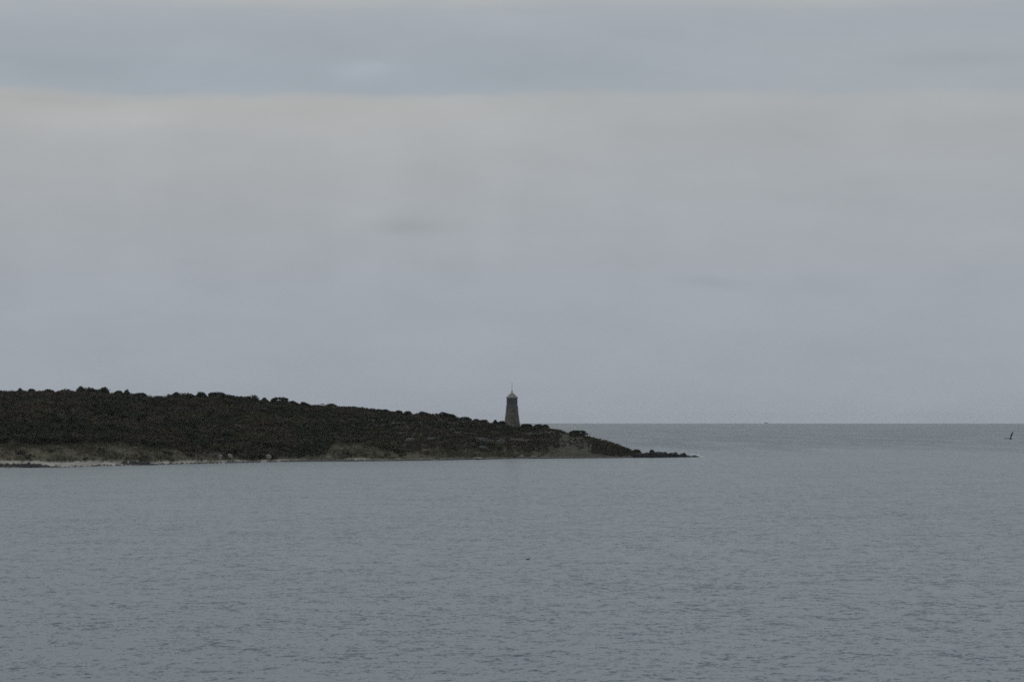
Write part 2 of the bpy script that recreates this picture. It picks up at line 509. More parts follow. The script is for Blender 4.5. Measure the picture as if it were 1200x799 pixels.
# dune grass between the beach and the scrub
gp = []
gx = rng.uniform(-330, 752, 16000); gu = rng.uniform(0.0, 0.34, 16000)
for px, u in zip(gx, gu):
    B, L = float(lerp(px, BEACH)), float(lerp(px, LEN))
    if random.random() > (L - B) / 165 + 0.12: continue
    if px > 655: u = u * 3.0 if px < 694 else 0.75 + u * 0.8
    x, y, _ = (float(q) for q in ground(px, np.float64(B + u * (L - B))))
    k = float(np.interp(px, [-400, 190, 215, 370, 395, 440, 470, 500, 600, 640, 752], [1, 1, .35, .3, 1, 1, .4, 1, .9, .6, 1]))
    if random.random() > k * (0.75 + fbm(x, y, 0.1)): continue
    gp.append((x, y, ground_z(x, y), 0.75 if px < 640 else 0.4))
gp = np.array(gp)
nb = 7
base = np.repeat(gp, nb, axis=0)
n = len(base)
p0 = base[:, :3] + np.c_[rng.normal(0, .35, (n, 2)), np.full(n, -0.05)]
hgt = base[:, 3] * rng.uniform(0.5, 1.15, n)
tip = p0 + np.c_[rng.normal(0.12, .2, n) * hgt * 1.5, rng.normal(0, .2, n) * hgt, hgt]
wv = np.c_[np.cos(q_ := rng.uniform(0, 6.28, n)), np.sin(q_), np.zeros(n)] * (0.10 * hgt)[:, None]
vs = np.stack([p0 - wv, p0 + wv, tip + wv * 0.2, tip - wv * 0.2], 1).reshape(-1, 3)
gcol = np.where(rng.random((n, 1)) < 0.6, np.array([[0.068, 0.063, 0.041]]), np.array([[0.042, 0.044, 0.027]])) * rng.uniform(0.7, 1.25, (n, 1))
me = np_mesh('dune_grass', vs, np.arange(n * 4).reshape(-1, 4), np.repeat(gcol, 4, axis=0))
o = link('dune_grass', me, M_GRASS)
tag(o, 'dry straw and olive dune grass behind the beach and on the point', 'grass', kind='stuff')

# single trees that stand out along the skyline
def limb(bm, p, q, r0, r1, seg=7):
    ax = (q - p).normalized(); a = ax.orthogonal().normalized(); b_ = ax.cross(a)
    rings = []
    for c, r in ((p, r0), (p.lerp(q, 0.5) + a * r0 * 0.4, (r0 + r1) / 2), (q, r1)):
        rings.append([bm.verts.new(c + (a * math.cos(k * 2 * math.pi / seg) + b_ * math.sin(k * 2 * math.pi / seg)) * r) for k in range(seg)])
    for A, B_ in zip(rings, rings[1:]):
        for k in range(seg): bm.faces.new((A[k], A[(k + 1) % seg], B_[(k + 1) % seg], B_[k]))
    bm.faces.new(rings[0][::-1]); bm.faces.new(rings[-1])

TREE_GROUP = 'trees along the skyline of the headland'
def tree(name, cat, label, px, ytop, hw, shape, key, s_off=0.0, hmin=1.6):
    L = float(lerp(px, LEN))
    x, y, _ = (float(q) for q in ground(px, np.float64(L + s_off)))
    z = ground_z(x, y) - 0.15
    top = at(px, ytop, y).z
    h = max(hmin, top - z)
    w = hw * 0.0003 * y
    root = empty(name, (x, y, z)); tag(root, label, cat, TREE_GROUP)
    bm = bmesh.new()
    tr = 0.06 + 0.028 * h
    fork = Vector((random.uniform(-.1, .1) * w, 0, h * 0.5))
    limb(bm, Vector((0, 0, -0.3)), fork, tr, tr * 0.6)
    lobes, lr = [], []
    H = lambda f: h * f
    prof = {'round': lambda f: (1 - 0.75 * f * f) ** 0.5, 'pointed': lambda f: 1 - 0.55 * abs(f) ** 0.8,
            'broad': lambda f: 1 - 0.28 * f ** 4, 'flag_left': lambda f: 1 - 0.30 * max(0, f + 0.45) - 0.9 * max(0, -0.6 - f),
            'flag_right': lambda f: 1 - 0.30 * max(0, 0.45 - f)}[shape]
    nl = 9 + int(w * 5)
    for k in range(nl):
        f = -0.9 + 1.8 * (k + random.uniform(0.2, 0.8)) / nl
        q = h * random.uniform(0.13, 0.23)
        lobes.append((f * w, random.uniform(-.5, .5) * w, H(prof(f) * random.uniform(0.88, 1.0)) - q * 0.8)); lr.append(q)
    for k in range(nl):
        f = random.uniform(-1, 1)
        lobes.append((f * w * 1.05, random.uniform(-.5, .5) * w, H(prof(f) * random.uniform(0.3, 0.62)))); lr.append(max(h * random.uniform(0.2, 0.3), min(0.14 * w, 0.42 * h)))
    lobes = np.array(lobes); lr = np.array(lr)
    top_now = (lobes[:, 2] + lr * 0.76).max()
    lobes[:, 2] += h - top_now
    for lo in lobes[::3]:
        limb(bm, fork * 0.9, Vector(lo) * 0.97, tr * 0.45, tr * 0.12, 5)
    bm_obj('trunk', bm, M_BARK, root)
    bare = key == 'twig'
    n = int(500 + 320 * w) if not bare else int(300 + 120 * w)
    c = clump_points(n, lobes, lr * 1.12)
    lo = rng.uniform(0.12, 0.5, (n // 3, 1)) * h          # lower skirts that hide the stem
    sk = np.c_[rng.normal(0, w * 0.42, (n // 3, 2)), lo]
    c = np.vstack([c, sk]); n = len(c)
    sz = rng.uniform(0.11, 0.25, n) * (0.7 if bare else 1.0)
    colr = PAL[key] * rng.uniform(0.65, 1.35, (n, 1)) * rng.uniform(0.92, 1.08, (n, 3))
    v_, f_, c_ = leaf_quads(c, sz, colr, 0.2 if bare else 0.5)
    if not bare:
        v2_, f2_, c2_ = cores(lobes, lr, PAL[key], 0.62)
        f_ = np.vstack([f_, f2_ + len(v_)]); v_ = np.vstack([v_, v2_]); c_ = np.vstack([c_, c2_])
    link('crown', np_mesh('crown', v_, f_, c_), M_FOL, root)
    return root

TREES = [
 ('tree', 2, 457.5, 5, 'round', 'evergreen', "dark tree cut off by the photo's left edge"),
 ('tree', 15, 458.2, 6, 'round', 'evergreen', 'dark rounded tree beside the pointed tree near the left edge'),
 ('conifer', 23.5, 454.8, 5, 'pointed', 'evergreen', 'dark tree with a sharp pointed top near the left edge'),
 ('tree', 37, 455.6, 5, 'round', 'rust', 'small rust brown tree making a single knob at the upper left skyline'),
 ('tree', 57, 456.0, 8, 'round', 'green', 'low green rounded tree midway between the rust knob and the tallest clump'),
 ('tree', 75, 457.4, 9, 'broad', 'evergreen', 'flat topped dark tree left of the tallest clump on the ridge'),
 ('tree', 97, 452.6, 6, 'flag_left', 'evergreen', 'tallest dark tree on the ridge with its peak on the left'),
 ('tree', 107, 455.0, 7, 'round', 'evergreen', 'dark round tree leaning against the right of the tallest one'),
 ('tree', 122, 453.6, 4.5, 'round', 'evergreen', 'narrow dark tree standing up alone right of the tallest clump'),
 ('tree', 139, 457.6, 6, 'round', 'evergreen', 'low dark rounded tree between the lone narrow tree and the spiky one'),
 ('conifer', 148.5, 456.0, 4.5, 'pointed', 'evergreen', 'small spiky topped tree where the ridge starts to drop'),
 ('tree', 164, 460.3, 8, 'broad', 'evergreen', 'low sloping dark tree above the dip of bare brown scrub'),
 ('tree', 209, 459.3, 6, 'flag_left', 'evergreen', 'dark tree with steep left side right after the brown dip'),
 ('tree', 222, 461.3, 7, 'round', 'evergreen', 'lower dark tree in the saddle of the second dark clump'),
 ('tree', 236, 459.0, 6, 'round', 'evergreen', 'round topped dark tree in the middle of the second clump'),
 ('tree', 254, 459.2, 10, 'broad', 'evergreen', 'widest flat topped dark tree of the second clump'),
 ('tree', 269, 462.8, 4, 'pointed', 'evergreen', 'small upright tree ending the second clump on its right'),
 ('tree', 297, 466.6, 6, 'round', 'rust', 'brown leaved low tree left of the third dark clump'),
 ('conifer', 310, 465.8, 3.5, 'pointed', 'evergreen', 'thin pointed tree just before the third dark clump'),
 ('tree', 328, 465.4, 10, 'broad', 'evergreen', 'wide flat topped dark tree of the third clump'),
 ('tree', 343, 469.6, 6, 'round', 'evergreen', 'small round tree on the downhill side of the third clump'),
 ('tree', 358, 471.0, 6, 'flag_left', 'evergreen', 'wind bent tree leaning left after the notch past the third clump'),
 ('tree', 377, 472.6, 6, 'round', 'twig', 'bare grey twiggy tree halfway along the ridge'),
 ('tree', 388, 472.8, 6, 'round', 'evergreen', 'dark round tree right of the bare grey one'),
 ('tree', 412, 476.2, 8, 'broad', 'evergreen', 'low spreading dark bushy tree on the even middle slope'),
 ('tree', 451, 479.8, 6, 'round', 'green', 'low green tree left of the small pair before the windswept tree'),
 ('shrub', 467, 481.0, 4.5, 'round', 'evergreen', 'left bush of the small dark pair on the falling ridge'),
 ('shrub', 478, 481.8, 4.5, 'round', 'evergreen', 'right bush of the small dark pair on the falling ridge'),
 ('tree', 497, 482.2, 6, 'flag_left', 'evergreen', 'small dark knob of a tree left of the windswept tree'),
 ('tree', 523, 482.8, 9, 'flag_left', 'evergreen', 'windswept dark tree with a flat crown pointing left, left of the tower'),
 ('tree', 544, 488.6, 8, 'round', 'evergreen', 'low dark tree filling the slope below the windswept one'),
 ('shrub', 558, 491.0, 4, 'round', 'evergreen', 'dark bush at the start of the short row left of the tower'),
 ('shrub', 567, 492.0, 4.5, 'broad', 'evergreen', 'flat dark bush in the middle of the row left of the tower'),
 ('conifer', 580.5, 491.8, 3, 'pointed', 'evergreen', 'little pointed bush standing apart near the tower'),
 ('shrub', 588, 493.2, 4, 'round', 'evergreen', 'dark bush touching the left foot of the tower'),
 ('shrub', 617, 496.6, 6, 'broad', 'evergreen', 'low dark bush at the right foot of the tower'),
 ('shrub', 631, 497.0, 5, 'round', 'green', 'first green bush on the ridge right of the tower'),
 ('shrub', 639, 497.4, 4, 'round', 'olive', 'olive bush where the ridge begins to fall right of the tower'),
 ('shrub', 677, 504.2, 10, 'broad', 'evergreen', 'lone dark domed bush on the grassy slope right of the tower'),
]
for cat, px, yt, hw, shp, key, lab in TREES:
    tree('tree' if cat in ('tree', 'conifer') else 'shrub', cat, lab, px, yt, hw, shp, key, hmin=1.3)
tree('shrub', 'shrub', 'small olive bush low on the point just above the first rocks', 746, 526.6, 4, 'broad', 'olive', -6, 0.7)

# ------------------------------------------------------------------ stone tower
TW_D = 0
px0 = 600.0
Lt = float(lerp(px0, LEN))
tx, ty, _ = (float(q) for q in ground(px0, np.float64(Lt - 1)))
tz = ground_z(tx, ty) - 0.3
mpp = 0.0003 * ty
T = empty('stone_tower', (tx, ty, tz), math.radians(12))
tag(T, 'tapering eight sided stone tower with a pale peaked roof on the ridge', 'tower')
def zpx(y): return at(px0, y, ty).z - tz
def octa(bm, levels, cap=True, n=8):
    rings = []
    for z, r in levels:
        rings.append([bm.verts.new((r * math.cos((k + .5) * 2 * math.pi / n), r * math.sin((k + .5) * 2 * math.pi / n), z)) for k in range(n)])
    for A, B_ in zip(rings, rings[1:]):
        for k in range(n): bm.faces.new((A[k], A[(k + 1) % n], B_[(k + 1) % n], B_[k]))
    if cap:
        bm.faces.new(rings[0][::-1]); bm.faces.new(rings[-1])
    return rings
m_st, t, b = material('coursed_fieldstone')
tc = t.new('ShaderNodeTexCoord').outputs['Object']
v1 = t.new('ShaderNodeTexVoronoi', feature='F1'); t.l.new(t.mapping(tc, (2.2, 2.2, 3.6)), v1.inputs['Vector']); v1.inputs['Scale'].default_value = 1
v2 = t.new('ShaderNodeTexVoronoi', feature='DISTANCE_TO_EDGE'); t.l.new(t.mapping(tc, (2.2, 2.2, 3.6)), v2.inputs['Vector']); v2.inputs['Scale'].default_value = 1
sc_ = t.new('ShaderNodeSeparateColor'); t.l.new(v1.outputs['Color'], sc_.inputs[0])
c1 = t.ramp(sc_.outputs[0], [(0.0, (0.05, 0.049, 0.041)), (0.4, (0.092, 0.090, 0.079)), (0.75, (0.125, 0.124, 0.117)), (1.0, (0.19, 0.19, 0.182))])
stn = t.noise(tc, 0.5, 4)
c1 = t.mix(t.maprange(stn.outputs[0], 0.42, 0.65, 0, 0.55), c1, (0.075, 0.075, 0.045, 1))
c1 = t.mix(t.maprange(v2.outputs[0], 0.0, 0.07, 0.7, 0.0), c1, (0.09, 0.088, 0.08, 1))
t.l.new(c1, b.inputs['Base Color']); b.inputs['Roughness'].default_value = 0.9; b.inputs['Specular IOR Level'].default_value = 0.2
bp = t.new('ShaderNodeBump'); bp.inputs['Strength'].default_value = 0.6; bp.inputs['Distance'].default_value = 0.06
t.l.new(t.maprange(v2.outputs[0], 0, 0.15), bp.inputs['Height']); t.l.new(bp.outputs[0], b.inputs['Normal'])
M_LAN = simple_mat('weathered_slate_blue_boards', (0.046, 0.051, 0.076), (0.07, 0.076, 0.105), 3, 0.75)
M_ROOF = simple_mat('pale_grey_shingle', (0.13, 0.13, 0.128), (0.21, 0.21, 0.207), 4, 0.8)
M_DARK = simple_mat('dark_window_void', (0.012, 0.013, 0.016), (0.03, 0.032, 0.038), 2, 0.25, 0.5)
M_TRIM = simple_mat('grey_trim', (0.10, 0.11, 0.13), (0.15, 0.16, 0.18), 4, 0.7)
M_IRON = simple_mat('rusty_iron', (0.04, 0.036, 0.034), (0.09, 0.08, 0.07), 5, 0.6)
C8 = math.cos(math.pi / 8)
rb, rt_ = 9.6 * mpp, 6.95 * mpp
z_sh, z_l0, z_eave, z_top = zpx(476), zpx(475.5), zpx(466.3), zpx(459.2)
bm = bmesh.new()
slope_r = (rb - rt_) / (zpx(477) - zpx(497))
r_at = lambda z: rt_ + (z_sh - z) * slope_r
octa(bm, [(-1.5, r_at(-1.5) + .1), (0.6, r_at(0.6) + .1), (0.62, r_at(0.62)), (z_sh * .35, r_at(z_sh * .35) - .09), (z_sh * .7, r_at(z_sh * .7) - .10), (z_sh, rt_)])
bm_obj('shaft', bm, m_st, T)
bm = bmesh.new(); octa(bm, [(z_sh + 0.003, rt_ + 0.12), (z_sh + 0.18, rt_ + 0.14), (z_sh + 0.25, rt_ - 0.05)]); bm_obj('cornice', bm, M_TRIM, T)
rl = 6.45 * mpp
bm = bmesh.new(); octa(bm, [(z_sh + 0.2, rl), (z_eave, rl * 0.985)]); lan = bm_obj('lantern_room', bm, M_LAN, T)
def add_box(bm, c, ex, ey, ez, X_, Y_, Z_):
    vv = [bm.verts.new(c + X_ * ex * a + Y_ * ey * b_ + Z_ * ez * d_) for a in (-1, 1) for b_ in (-1, 1) for d_ in (-1, 1)]
    for f in ((0, 1, 3, 2), (4, 6, 7, 5), (0, 4, 5, 1), (2, 3, 7, 6), (0, 2, 6, 4), (1, 5, 7, 3)): bm.faces.new([vv[i] for i in f])
zc_ = (z_sh + 0.35 + z_eave) / 2; hh = (z_eave - z_sh) * 0.33
for k in range(8):
    a = (k + 1) * 2 * math.pi / 8
    nrm = Vector((math.cos(a), math.sin(a), 0)); tg = Vector((-math.sin(a), math.cos(a), 0)); up = Vector((0, 0, 1))
    c = nrm * (rl * C8 + 0.02) + up * zc_
    bm = bmesh.new()
    ww = rl * 0.22
    for s_ in (-1, 1):
        add_box(bm, c + tg * s_ * ww, 0.06, 0.06, hh + 0.06, tg, nrm, up)
        add_box(bm, c + up * s_ * hh, ww - 0.06, 0.055, 0.06, tg, nrm, up)
    add_box(bm, c, 0.03, 0.045, hh - 0.06, tg, nrm, up)
    w_ = bm_obj('window', bm, M_TRIM, T)
    bm = bmesh.new(); add_box(bm, c, ww - 0.06, 0.03, hh - 0.06, tg, nrm, up); bm_obj('pane', bm, M_DARK, w_)
bm = bmesh.new()
octa(bm, [(z_eave + 0.002, rl + 0.32), (z_eave + 0.12, rl + 0.34), (z_eave + (z_top - z_eave) * 0.5, rl * 0.62), (z_top - 0.1, 0.16), (z_top, 0.12)])
rf = bm_obj('roof', bm, M_ROOF, T)
bm = bmesh.new()
octa(bm, [(z_top - 0.02, 0.10), (z_top + 0.15, 0.22), (z_top + 0.35, 0.22), (z_top + 0.5, 0.06)], n=10)
bm_obj('finial', bm, M_IRON, rf)
bm = bmesh.new(); octa(bm, [(z_top + 0.45, 0.055), (zpx(447.5), 0.035)], n=8); bm_obj('lightning_rod', bm, M_IRON, rf)

# ------------------------------------------------------------------ rocks
def rock_mesh(seed, cuts=11, sub_=3):
    r = random.Random(seed)
    bm = bmesh.new(); bmesh.ops.create_icosphere(bm, subdivisions=sub_, radius=1)
    for _ in range(cuts):
        nn = Vector((r.gauss(0, 1), r.gauss(0, 1), r.gauss(0, 1))).normalized(); dd = r.uniform(0.55, 0.88)
        for v in bm.verts:
            q = v.co.dot(nn)
            if q > dd: v.co -= nn * (q - dd) * 0.93
    for v in bm.verts: v.co *= 1 + 0.06 * mnoise.noise(v.co * 2.3 + Vector((seed, 0, 0)))
    me = bpy.data.meshes.new('boulder'); bm.to_mesh(me); bm.free()
    return me
ROCKS = {}
def boulder(px, py_top, py_bot, wpx, mat, label, group=None, d_=None, seed=0, name='boulder'):
    if d_ is None: d_ = float(shore_d(px)) + 2.5
    top, bot = at(px, py_top, d_), at(px, py_bot, d_)
    me = rock_mesh(seed + int(px * 10)); me.materials.append(mat)
    o = bpy.data.objects.new(name, me); COL.objects.link(o)
    h = top.z - bot.z
    zs = [v.co.z for v in me.vertices]; xs = [v.co.x for v in me.vertices]
    kz = h * 1.35 / (max(zs) - min(zs)); kx = wpx * 0.0003 * d_ / (max(xs) - min(xs))
    for v in me.vertices: v.co = Vector((v.co.x * kx, v.co.y * max(kx * .7, kz * .7), (v.co.z - max(zs)) * kz + h))
    o.location = (bot.x, d_, bot.z)
    tag(o, label, 'boulder', group)
    return o
G_TIP = 'dark boulders of the rocky point'
tip = [
 (750, 530.2, 536, 8, 'dark boulder where the grass of the point ends and the rocks begin', 4),
 (757, 529.2, 536, 9, 'broad dark boulder just left of the peaked rock on the point', 3),
 (765, 526.2, 535.6, 6, 'tallest rock of the point, rising to a narrow peak', 2),
 (771.5, 528.6, 536, 9, 'dark boulder leaning on the right of the peaked rock', 3),
 (777.5, 528.6, 536, 8, 'bulky dark boulder in the middle of the rocky point', 2),
 (785, 529.6, 536, 10, 'long low dark boulder right of the bulky middle one', 3),
 (791.5, 529.4, 535.8, 5, 'small notched dark rock before the gap near the tip', 2),
 (795.5, 532, 536, 6, 'low dark rock in the dip between two higher rocks near the tip', 1.5),
 (800.5, 530, 536, 6, 'upright dark boulder last of the high rocks toward the tip', 2),
 (805.5, 532.9, 536, 6, 'low dark boulder sloping into the water at the tip', 1.5),
 (810, 533.8, 535.9, 5, 'small wet rock half awash between the tip and the outermost rock', 2),
 (814.5, 533, 535.6, 5, 'dark rounded rock standing off the tip in the foam', 2.5),
 (817.5, 534.2, 535.8, 4, 'outermost flat rock at the very end of the point', 2.5),
]
for i, (px, a, b_, w, lab, dd) in enumerate(tip):
    boulder(px, a + (0.5 if w > 6 else 0.2), b_, w * 1.35, M_ROCK, lab, G_TIP, float(shore_d(px)) + dd, seed=i)
for i in range(22):
    px = random.uniform(744, 804)
    boulder(px, random.uniform(532, 534), 536.3, random.uniform(3, 5), M_ROCK, 'small dark stone wedged among the bigger boulders of the rocky point',
            'small stones of the rocky point', float(shore_d(px)) + random.uniform(0.2, 1.6), seed=60 + i)
# pale and grey boulders on the slope and the beach
def on_slope(px, py, w, h, mat, lab, grp, seed):
    # walk inland until the ground meets that sight line
    for s in np.linspace(0.5, float(lerp(px, LEN)), 400):
        x, y, _ = (float(q) for q in ground(px, s))
        z = ground_z(x, y)
        if z >= at(px, py + h / 2, y).z: break
    return boulder(px, py - h / 2, py + h / 2, w, mat, lab, grp, y - 1.5, seed)
GS = 'grey boulders on the slope below the tower'
for a in ((480, 514.8, 12, 5, 'pale grey boulder alone in the scrub, left of the other slope boulders'), (566, 515.8, 13, 7, 'largest grey boulder on the slope, upper left of the group below the tower'),
          (566, 524.6, 13, 5, 'flat pale boulder under the largest one on the slope'), (587, 517.2, 11, 6, 'grey boulder on the slope nearest below the tower'), (506, 514.5, 10, 4, 'low grey boulder half hidden in scrub below the windswept tree')):
    on_slope(*a[:4], M_GREYR, a[4], GS, int(a[0]))
GB = 'pale boulders at the back of the beach'
for a in ((258, 534.8, 5, 5, 'upright pale boulder at the left end of the beach boulders'), (269, 534, 7, 5, 'wide pale boulder beside the upright one behind the beach'),
          (315, 534.8, 7, 5, 'pale boulder alone behind the middle of the beach'), (611, 534.2, 6, 3, 'pale boulder at the shore below the tower, left of a pair'),
          (625, 534.6, 6, 2.5, 'pale flat boulder at the shore below the tower, right of a pair'), (560, 536.6, 12, 2.5, 'long pale slab at the water left of the tower'),
          (385, 535.2, 6, 4, 'pale boulder at the left end of the green dune')):
    on_slope(*a[:4], M_PALE, a[4], GB, int(a[0]))
# dark ledges on the sand at the left
def ledge(px_a, px_b, y_top, y_bot, lab, seed):
    r = random.Random(seed)
    d_ = float(shore_d((px_a + px_b) / 2)) + 1.0
    pa, pb = at(px_a, y_bot, d_), at(px_b, y_bot, d_)
    hh_ = at(px_a, y_top, d_).z - pa.z
    bm = bmesh.new()
    nX, nY = 90, 9
    wid = 7.0
    g = []
    for i in range(nX + 1):
        f = i / nX
        row = []
        for j in range(nY + 1):
            q = j / nY
            xx = (pb.x - pa.x) * f
            env = math.sin(math.pi * q) ** 0.5 * min(1, f * 7, (1 - f) * 3.2) 
            nz = 0.75 + 0.5 * mnoise.fractal(Vector((xx * 1.1, q * 4, seed)), 0.7, 2.1, 4)
            row.append(bm.verts.new((xx, q * wid + 0.6 * mnoise.noise(Vector((xx * .4, j, 1))), -0.3 + max(0, env * (hh_ + 0.30) * nz * 1.15))))
        g.append(row)
    for i in range(nX):
        for j in range(nY): bm.faces.new((g[i][j], g[i + 1][j], g[i + 1][j + 1], g[i][j + 1]))
    o = bm_obj('rock_ledge', bm, M_ROCK)
    o.location = (pa.x, d_, max(pa.z, 0.0))
    tag(o, lab, 'rock ledge', 'dark rock ledges at the water on the left beach')
ledge(-30, 71, 543.8, 548.2, 'longest dark weedy rock ledge at the water in the far left corner of the beach', 3)
ledge(133, 186, 541.6, 545.4, 'shorter dark rock ledge at the water, right of the longest one', 5)
# scattered shingle along the water line
sh_v, sh_f, off = [], [], 0
proto = []
for k in range(4):
    bm = bmesh.new(); bmesh.ops.create_icosphere(bm, subdivisions=1, radius=1)
    for v in bm.verts: v.co *= random.uniform(0.75, 1.15)
    bm.verts.index_update()
    proto.append((np.array([v.co[:] for v in bm.verts]), np.array([[v.index for v in f.verts] for f in bm.faces]))); bm.free()
for i in range(2600):
    px = random.uniform(-60, 742)
    k = float(np.interp(px, [-60, 60, 130, 200, 330, 360, 745], [.25, .2, .3, .55, .8, 1, 1]))
    if random.random() > k * (0.7 + 0.8 * mnoise.noise(Vector((px * 0.06, 0, 0)))): continue
    B = float(lerp(px, BEACH))
    s = abs(random.gauss(0.2, min(2.2, B * 0.3)))
    x, y, _ = (float(q) for q in ground(px, np.float64(s)))
    vv, ff = proto[i % 4]
    r = random.uniform(0.12, 0.42) * (1.25 if px > 350 else 1)
    a = random.uniform(0, 6.28); R2 = np.array([[math.cos(a), -math.sin(a), 0], [math.sin(a), math.cos(a), 0], [0, 0, 1]])
    sh_v.append((vv * np.array([1.3, 1, 0.8]) * r) @ R2.T + np.array([x, y, ground_z(x, y) + 0.1 * r])); sh_f.append(ff + off); off += len(vv)
me = np_mesh('shingle', np.vstack(sh_v), np.vstack(sh_f)); o = link('shingle', me, M_SHINGLE)
tag(o, 'dark wet stones strewn along the water line of the headland', 'shingle', kind='stuff')

# ------------------------------------------------------------------ whitecaps and surf (foam lying on the water)
fv, ff, off = [], [], 0
def foam(px, py, wpx, depth, hgt):
    global off
    dep = (py - 489.5) * 0.0003
    d_ = 12 / (dep - 0.0001)
    c = at(px, py, d_); w = wpx * 0.0003 * d_
    nx, ny = 14, 5
    gr = []
    for i in range(nx + 1):
        for j in range(ny + 1):
            f, q = i / nx * 2 - 1, j / ny * 2 - 1
            env = max(0, 1 - f * f) ** 0.6
            xx = c.x + f * w / 2; yy = d_ + q * depth / 2 * env + depth * 0.4 * mnoise.noise(Vector((xx * .8, py, 0)))
            zz = sea_z(d_) + 0.03 + hgt * env * (1 - q * q) * (0.55 + 0.9 * mnoise.noise(Vector((xx * 1.1, yy * 1.1, py))))
            gr.append((xx, yy, zz - 0.08 * (1 - env)))
    a = np.arange(nx)[:, None] * (ny + 1) + np.arange(ny)[None]
    fq = np.stack([a, a + ny + 1, a + ny + 2, a + 1], -1).reshape(-1, 4)
    fv.append(np.array(gr)); ff.append(fq + off); off += len(gr)
for a in ((734.5, 508.6, 3.5, 1.2, 0.5), (953, 526.6, 8, 0.9, 0.16), (966, 526.2, 6, 0.9, 0.14), (941, 527, 3, .8, .12), (806, 535.6, 4, .8, .25),
          (810.5, 535.2, 5, 1.0, 0.4), (818, 533.6, 6, 1.0, 0.3), (812, 532.4, 7, 1.0, 0.25), (823, 535, 4, .8, .2), (1100, 528.5, 4, .8, .1)):
    foam(*a)
me = np_mesh('foam', np.vstack(fv), np.vstack(ff))
for p in me.polygons: p.use_smooth = True
o = link('foam', me, M_FOAM); tag(o, 'thin white foam of small breakers off the point and in open water', 'foam', kind='stuff')

# ------------------------------------------------------------------ sea haze
bm = bmesh.new()
bmesh.ops.create_cube(bm, size=1)
for v in bm.verts:
    v.co = Vector((v.co.x * 34000, v.co.y * 34000, -24.0 if v.co.z < 0 else 33.0))
hz = bm_obj('haze', bm, None)
m = bpy.data.materials.new('sea_haze'); m.use_nodes = True
t = NT(m.node_tree)
out = t.new('ShaderNodeOutputMaterial'); pv = t.new('ShaderNodeVolumePrincipled')
pv.inputs['Color'].default_value = (0.90, 0.94, 1.0, 1)
pv.inputs['Density'].default_value = 2.4e-5
t.l.new(pv.outputs[0], out.inputs['Volume'])
hz.data.materials.append(m); tag(hz, 'thin grey sea haze lying over the water and the headland', 'haze', kind='stuff')

# ------------------------------------------------------------------ birds
M_BIRD = simple_mat('dark_plumage', (0.012, 0.013, 0.016), (0.03, 0.03, 0.034), 9, 0.7)
M_BILL = simple_mat('dark_bill', (0.03, 0.028, 0.022), (0.05, 0.045, 0.035), 9, 0.5)
def loft(bm, secs, n=12):
    """sections: (centre, half width, half height) along a bent axis; axis in the xz plane"""
    rings = []
    for i, (c, w, h) in enumerate(secs):
        c = Vector(c)
        a = Vector(secs[max(0, i - 1)][0]); b_ = Vector(secs[min(len(secs) - 1, i + 1)][0])
        ax = (b_ - a).normalized(); sd_ = Vector((0, 1, 0)); up = ax.cross(sd_).normalized() * -1
        rings.append([bm.verts.new(c + sd_ * w * math.cos(k * 2 * math.pi / n) + up * h * math.sin(k * 2 * math.pi / n)) for k in range(n)])
    for A, B_ in zip(rings, rings[1:]):
        for k in range(n): bm.faces.new((A[k], A[(k + 1) % n], B_[(k + 1) % n], B_[k]))
    bm.faces.new(rings[0][::-1]); bm.faces.new(rings[-1])
# swimming bird: low body, raised tail, short neck drawn in
dd = 12 / ((654.9 - 489.5) * 0.0003)
p = at(618.6, 654.6, dd)
bm = bmesh.new()
loft(bm, [((-.235, 0, .045), .015, .006), ((-.20, 0, .04), .045, .02), ((-.13, 0, .03), .085, .055), ((-.03, 0, .02), .105, .075), ((.06, 0, .025), .095, .075),
          ((.115, 0, .05), .06, .06), ((.15, 0, .07), .045, .045), ((.175, 0, .09), .042, .04), ((.205, 0, .10), .040, .038), ((.235, 0, .10), .032, .028), ((.255, 0, .096), .014, .012)])
bd = bm_obj('bird', bm, M_BIRD, smooth=True); bd.location = (p.x, dd, 0.0); bd.scale = (0.85, 0.85, 0.85)
bd.modifiers.new('s', 'SUBSURF').levels = 1
tag(bd, 'small dark bird swimming low on the open water below the tower', 'bird')
bm = bmesh.new(); loft(bm, [((.25, 0, .096), .012, .010), ((.282, 0, .092), .012, .006), ((.305, 0, .088), .007, .003)], 8); bm_obj('bill', bm, M_BILL, bd, True)
